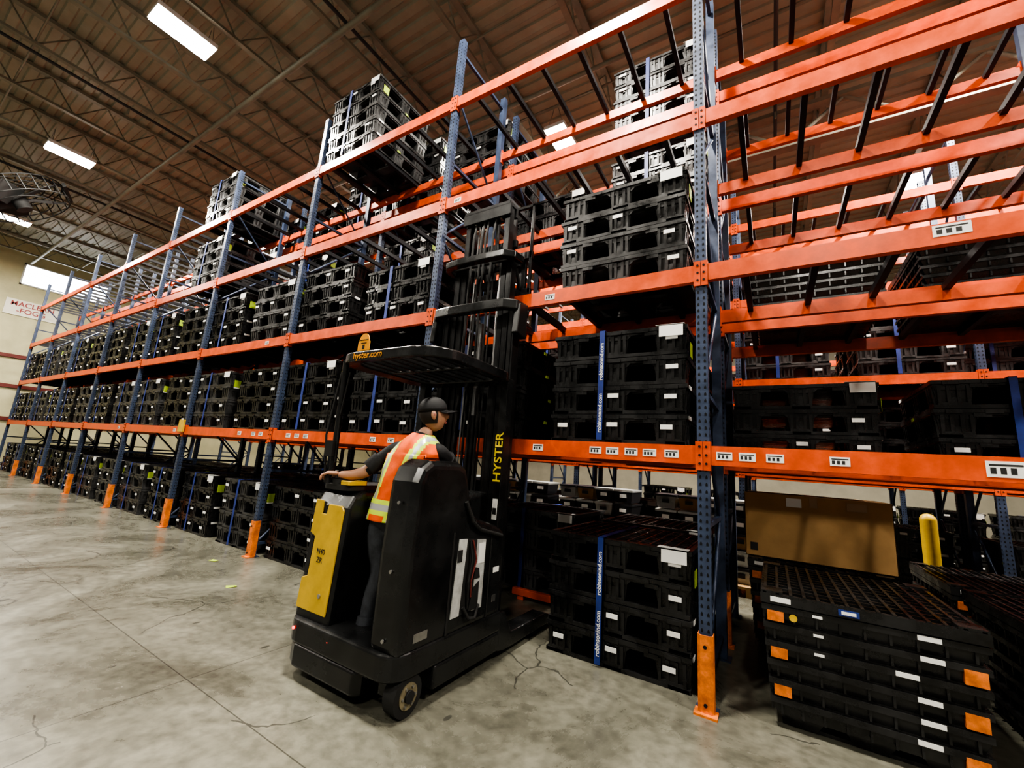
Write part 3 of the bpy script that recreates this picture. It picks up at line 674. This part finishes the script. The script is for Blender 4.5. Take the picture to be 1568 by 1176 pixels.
# ------------------------------------------------------------------ operator
SKIN=mat('skin',(.42,.22,.14),.5,0,.08,20); SHIRT=mat('black_shirt',(.016,.016,.018),.85,0,.3,20,.3); JEAN=mat('dark_jeans',(.05,.055,.065),.8,0,.35,14,.5)
VEST=mat('vest_orange',(.95,.13,.02),.7,0,.08,10,.4); LIME=mat('vest_lime',(.72,.95,.08),.6); SILV=mat('vest_silver',(.55,.57,.58),.35,.3)
SHOE=mat('work_shoe',(.02,.018,.016),.5); HAIR=mat('dark_hair',(.018,.012,.009),.7); CAPM=mat('black_cap',(.014,.014,.016),.75,0,.2,30)
EYE=mat('eye_white',(.8,.8,.78),.2); LIP=mat('lip',(.35,.12,.1),.5); SOLE=mat('shoe_sole',(.05,.045,.04),.8)
def skin_mesh(verts,edges,radii,root=0,sub=2):
    me=bpy.data.meshes.new('sk'); me.from_pydata(verts,edges,[]); o=bpy.data.objects.new('sk',me); bpy.context.scene.collection.objects.link(o)
    sk=o.modifiers.new('s','SKIN'); sk.use_smooth_shade=True
    lay=me.skin_vertices[0].data
    for i,r in enumerate(radii):
        lay[i].radius=r if hasattr(r,'__len__') else (r,r); lay[i].use_root=(i==root)
    ss=o.modifiers.new('ss','SUBSURF'); ss.levels=sub; ss.render_levels=sub
    bpy.context.view_layer.update()
    m2=bpy.data.meshes.new_from_object(o.evaluated_get(bpy.context.evaluated_depsgraph_get()))
    vs=[v.co.copy() for v in m2.vertices]; fs=[tuple(p.vertices) for p in m2.polygons]
    bpy.data.objects.remove(o); return vs,fs
op=empty('forklift_operator')
J=[
((-2.33,2.22,1.05),(.13,.12)),
((-2.30,2.23,1.20),(.105,.10)),
((-2.25,2.25,1.38),(.11,.10)),
((-2.20,2.27,1.52),(.10,.085)),
((-2.17,2.29,1.62),(.056,.056)),
((-2.15,2.31,1.71),(.055,.055)),
((-2.385,2.245,1.535),(.062,.062)),
((-2.49,2.18,1.43),(.054,.054)),
((-2.54,2.12,1.345),(.046,.046)),
((-2.62,2.055,1.315),(.040,.040)),
((-2.69,2.0,1.318),(.028,.024)),
((-2.01,2.30,1.54),(.062,.062)),
((-2.03,2.43,1.47),(.054,.054)),
((-2.07,2.55,1.40),(.045,.045)),
((-2.13,2.66,1.37),(.038,.038)),
((-2.18,2.73,1.355),(.027,.024)),
((-2.41,2.20,.98),(.095,.10)),
((-2.40,2.22,.80),(.082,.085)),
((-2.39,2.24,.68),(.062,.065)),
((-2.385,2.18,.50),(.058,.06)),
((-2.38,2.15,.335),(.042,.045)),
((-2.25,2.26,.98),(.095,.10)),
((-2.23,2.32,.80),(.082,.085)),
((-2.215,2.37,.68),(.062,.065)),
((-2.21,2.34,.50),(.058,.06)),
((-2.20,2.31,.335),(.042,.045)),
]
E=[(0,1),(1,2),(2,3),(3,4),(4,5),(3,6),(6,7),(7,8),(8,9),(9,10),(3,11),(11,12),(12,13),(13,14),(14,15),(0,16),(16,17),(17,18),(18,19),(19,20),(0,21),(21,22),(22,23),(23,24),(24,25)]
vs,fs=skin_mesh([j[0] for j in J],E,[j[1] for j in J])
fm=[]
for f in fs:
    c=sum((vs[i] for i in f),Vector())/len(f)
    if c.z<1.08 and c.x>-2.5 and c.y<2.5: m=JEAN
    elif c.z>1.615 and (c-Vector((-2.16,2.3,c.z))).length<.09: m=SKIN
    elif c.x<-2.505 and c.z<1.42: m=SKIN
    elif c.y>2.52 and c.z<1.48: m=SKIN
    else: m=SHIRT
    fm.append(m)
b=MB(); b.add(vs,fs,fm,None,True); b.obj('body',op)
b=MB(); b.cyl((-2.475,2.19,1.45),(-2.525,2.135,1.375),.064,SHIRT,.060,n=18); b.cyl((-2.025,2.40,1.49),(-2.055,2.50,1.43),.062,SHIRT,.056,n=18)
b.cyl((-2.382,2.16,.40),(-2.38,2.15,.32),.058,JEAN,.064,n=16); b.cyl((-2.20,2.32,.40),(-2.20,2.31,.32),.058,JEAN,.064,n=16)
b.cyl((-2.175,2.285,1.60),(-2.165,2.295,1.655),.074,SHIRT,.064,n=20)
b.obj('cuffs',op,.008)
b=MB()
for (x,y,a) in ((-2.38,2.15,.15),(-2.20,2.31,-.1)):
    M=Matrix.Translation((x,y,.257))@Matrix.Rotation(a,4,'Z')
    pts=[(-.036,-.07),(-.03,-.085),(.03,-.085),(.036,-.07),(.04,.06),(.046,.13),(.035,.185),(.0,.205),(-.035,.19),(-.048,.13),(-.04,.06)]
    b.prism(pts,'z',0,.022,SOLE,M)
    v2,f2=skin_mesh([(0,-.045,.055),(0,.0,.06),(0,.07,.052),(0,.15,.04)],[(0,1),(1,2),(2,3)],[(.036,.034),(.042,.042),(.042,.03),(.04,.022)])
    b.add(v2,f2,SHOE,M,True)
b.obj('shoes',op)
b=MB(); lv=[(1.03,.185,.145),(1.10,.185,.147),(1.20,.184,.145),(1.30,.192,.15),(1.40,.205,.155),(1.48,.215,.152),(1.54,.212,.140),(1.59,.18,.122),(1.63,.125,.095),(1.655,.078,.078)]
def spine(z):
    t=(z-1.03)/.6; return (-2.335+.155*t, 2.222+.06*t)
NA=72; NZ=60; vs=[];fs=[];ms=[]
for j in range(NZ+1):
    z=1.03+(1.655-1.03)*j/NZ
    for (a,c) in zip(lv[:-1],lv[1:]):
        if a[0]<=z<=c[0]+1e-9:
            t=(z-a[0])/(c[0]-a[0]); A=a[1]+(c[1]-a[1])*t; B=a[2]+(c[2]-a[2])*t
    cx,cy=spine(z)
    for i in range(NA):
        th=2*math.pi*i/NA; ct,st=math.cos(th),math.sin(th)
        wr=1+.018*math.sin(5*th+z*22)+.012*math.sin(9*th-z*35)
        ex=.8
        x=A*abs(ct)**ex*(1 if ct>0 else -1)*wr; y_=B*abs(st)**ex*(1 if st>0 else -1)*wr
        r=math.radians(-8); vs.append((cx+x*math.cos(r)-y_*math.sin(r),cy+x*math.sin(r)+y_*math.cos(r),z+ (-.03*abs(x)/.2 if z>1.5 else 0)))
for j in range(NZ):
    z=1.03+(1.655-1.03)*(j+.5)/NZ; cx,cy=spine(z)
    for i in range(NA):
        k=(i+1)%NA; f=(j*NA+i,j*NA+k,(j+1)*NA+k,(j+1)*NA+i); fs.append(f)
        dx=abs(sum(vs[q][0] for q in f)/4-cx)
        m=VEST
        if .075<dx<.155: m=LIME
        if .098<dx<.132: m=SILV
        if 1.075<z<1.175: m=LIME
        if 1.105<z<1.145: m=SILV
        ms.append(m)
b.add(vs,fs,ms,None,True); vo=b.obj('safety_vest',op); so=vo.modifiers.new('s','SOLIDIFY'); so.thickness=.006
HM=Matrix.Translation((-2.135,2.335,1.795))@Matrix.Rotation(math.radians(-42),4,'Z')@Matrix.Rotation(math.radians(8),4,'X')@Matrix.Scale(1.04,4)
b=MB(); nu,nv=40,30; vs=[];fs=[]
for j in range(nv+1):
    ph=math.pi*j/nv
    for i in range(nu):
        t=2*math.pi*i/nu; dx,dy,dz=math.sin(ph)*math.cos(t),math.sin(ph)*math.sin(t),math.cos(ph)
        x=.074*dx; y=.095*dy; z=.115*dz
        if dz<0:
            k=-dz; x*=1-.28*k; y*=1-.12*k
            if dy<0: y*=1-.35*k
        if dy>0:
            nose=math.exp(-((x/.013)**2))*math.exp(-(((z+.012)/.024)**2)); y+=.024*nose
            y+=.008*math.exp(-((x/.03)**2))*math.exp(-(((z+.095)/.02)**2))
            for s in (-1,1): y-=.010*math.exp(-(((x-s*.030)/.014)**2))*math.exp(-(((z-.018)/.014)**2))
            y+=.004*math.exp(-((x/.05)**2))*math.exp(-(((z-.04)/.012)**2))
        vs.append((x,y,z))
for j in range(nv):
    for i in range(nu):
        k=(i+1)%nu; fs.append((j*nu+i,j*nu+k,(j+1)*nu+k,(j+1)*nu+i))
b.add(vs,fs,SKIN,HM,True)
for s in (-1,1):
    b.sph((s*.030,.074,.016),(.012,.010,.009),EYE,HM,12,8); b.sph((s*.030,.083,.016),(.005,.003,.005),HAIR,HM,10,6)
    b.box(s*.030-.014,s*.030+.014,.083,.090,.034,.040,HAIR,HM)
    b.sph((s*.076,-.006,.0),(.010,.019,.031),SKIN,HM,14,10); b.sph((s*.0835,-.003,.002),(.003,.008,.014),LIP,HM,12,8)
    b.sph((s*.071,-.004,-.022),(.010,.013,.014),SKIN,HM,10,8)
b.sph((0,.084,-.052),(.024,.010,.005),LIP,HM,14,8); b.sph((0,.083,-.060),(.019,.009,.005),LIP,HM,14,8)
b.obj('head',op)
b=MB()
vs=[];fs=[];nu2=40;nv2=10
for j in range(nv2+1):
    z=.055-.115*j/nv2
    for i in range(nu2+1):
        t=math.radians(165+210*i/nu2)
        k=math.sqrt(max(0,1-(z/.118)**2)); q=1 if z>=0 else 1+.35*z/.115
        vs.append(((.078*k)*math.cos(t)*(1 if z>0 else 1+.2*z/.115),(.099*k*q)*math.sin(t),z))
for j in range(nv2):
    for i in range(nu2): fs.append((j*(nu2+1)+i,j*(nu2+1)+i+1,(j+1)*(nu2+1)+i+1,(j+1)*(nu2+1)+i))
b.add(vs,fs,HAIR,HM,True); b.obj('hair',op)
b=MB(); vs=[];fs=[];nu3=40;nv3=14
for j in range(nv3+1):
    ph=math.pi/2*j/nv3
    for i in range(nu3):
        t=2*math.pi*i/nu3; s_=math.sin(ph)**.85
        vs.append((.083*s_*math.cos(t),.103*s_*math.sin(t)-.002,.035+.098*math.cos(ph)**.9 if j<nv3 else .028))
for j in range(nv3):
    for i in range(nu3):
        k=(i+1)%nu3; fs.append((j*nu3+i,j*nu3+k,(j+1)*nu3+k,(j+1)*nu3+i))
b.add(vs,fs,CAPM,HM,True)
vs=[];nb=18
for i in range(nb+1):
    t=math.radians(20+140*i/nb); ci,si=math.cos(t),math.sin(t)
    drop=-.012*abs(ci)**2
    for r in (0,1):
        vs.append((.080*ci,.098*si,.036+drop) if r==0 else (.082*ci*1.0,.098*si+.078*si**.7,.026+drop*2))
fs=[(2*i,2*i+1,2*i+3,2*i+2) for i in range(nb)]
b.add(vs,fs,CAPM,HM,True); b.sph((0,0,.132),(.008,.008,.005),CAPM,HM,10,6)
co=b.obj('cap',op); so=co.modifiers.new('s','SOLIDIFY'); so.thickness=.004
def hand(wr,fwd,nrm,side,curl,name):
    fwd=Vector(fwd).normalized(); nrm=(Vector(nrm)-Vector(nrm).dot(fwd)*fwd).normalized(); lat=fwd.cross(nrm).normalized()
    M=Matrix((lat*side,fwd,nrm)).transposed().to_4x4(); M.translation=Vector(wr)
    b=MB()
    v,f=skin_mesh([(0,-.01,0),(0,.03,0),(.002,.07,0),(.0,.088,0)],[(0,1),(1,2),(2,3)],[(.026,.019),(.034,.016),(.038,.014),(.034,.011)])
    b.add(v,f,SKIN,M,True)
    for k,(x,l,y0) in enumerate(((.029,.070,.078),(.010,.078,.083),(-.010,.073,.081),(-.029,.058,.074))):
        p=Vector((x,y0-.015,0)); pts=[p]; a=0; rs=[.0095]
        for q,(ll,da) in enumerate(((.015+l*.45,.35*curl),(l*.32,.75*curl),(l*.26,.55*curl))):
            a+=da; p=p+Vector((x*.02,math.cos(a)*ll,-math.sin(a)*ll)); pts.append(p); rs.append((.0088,.0080,.0068)[q])
        v,f=skin_mesh([tuple(q) for q in pts],[(0,1),(1,2),(2,3)],rs); b.add(v,f,SKIN,M,True)
    pts=[(.020,.012,-.004),(.040,.036,-.014),(.048,.060,-.026),(.044,.082,-.034)]
    v,f=skin_mesh(pts,[(0,1),(1,2),(2,3)],[.013,.0115,.010,.008]); b.add(v,f,SKIN,M,True)
    b.obj(name,op)
hand((-2.69,2.0,1.325),(-.75,-.4,.0),(0,.0,1),1,1.0,'left_hand')
hand((-2.18,2.73,1.355),(-.3,.9,-.1),(0,0,1),-1,1.1,'right_hand')
# ------------------------------------------------------------------ camera
cam=bpy.data.cameras.new('camera'); co=bpy.data.objects.new('camera',cam); bpy.context.scene.collection.objects.link(co)
f=Vector((-.5223,.8318,.1878)).normalized(); r=Vector((.852,.5185,.0728)); r=(r-r.dot(f)*f).normalized(); u=r.cross(f)
M=Matrix((r,u,-f)).transposed().to_4x4(); M.translation=Vector((0,0,1.483)); co.matrix_world=M
cam.sensor_width=36; cam.lens=14.69; cam.clip_start=.05; cam.clip_end=200
bpy.context.scene.camera=co
vsn=bpy.context.scene.view_settings
try:
    vsn.view_transform='AgX'; vsn.look='AgX - High Contrast'; vsn.exposure=.5
except Exception as e: print(e)
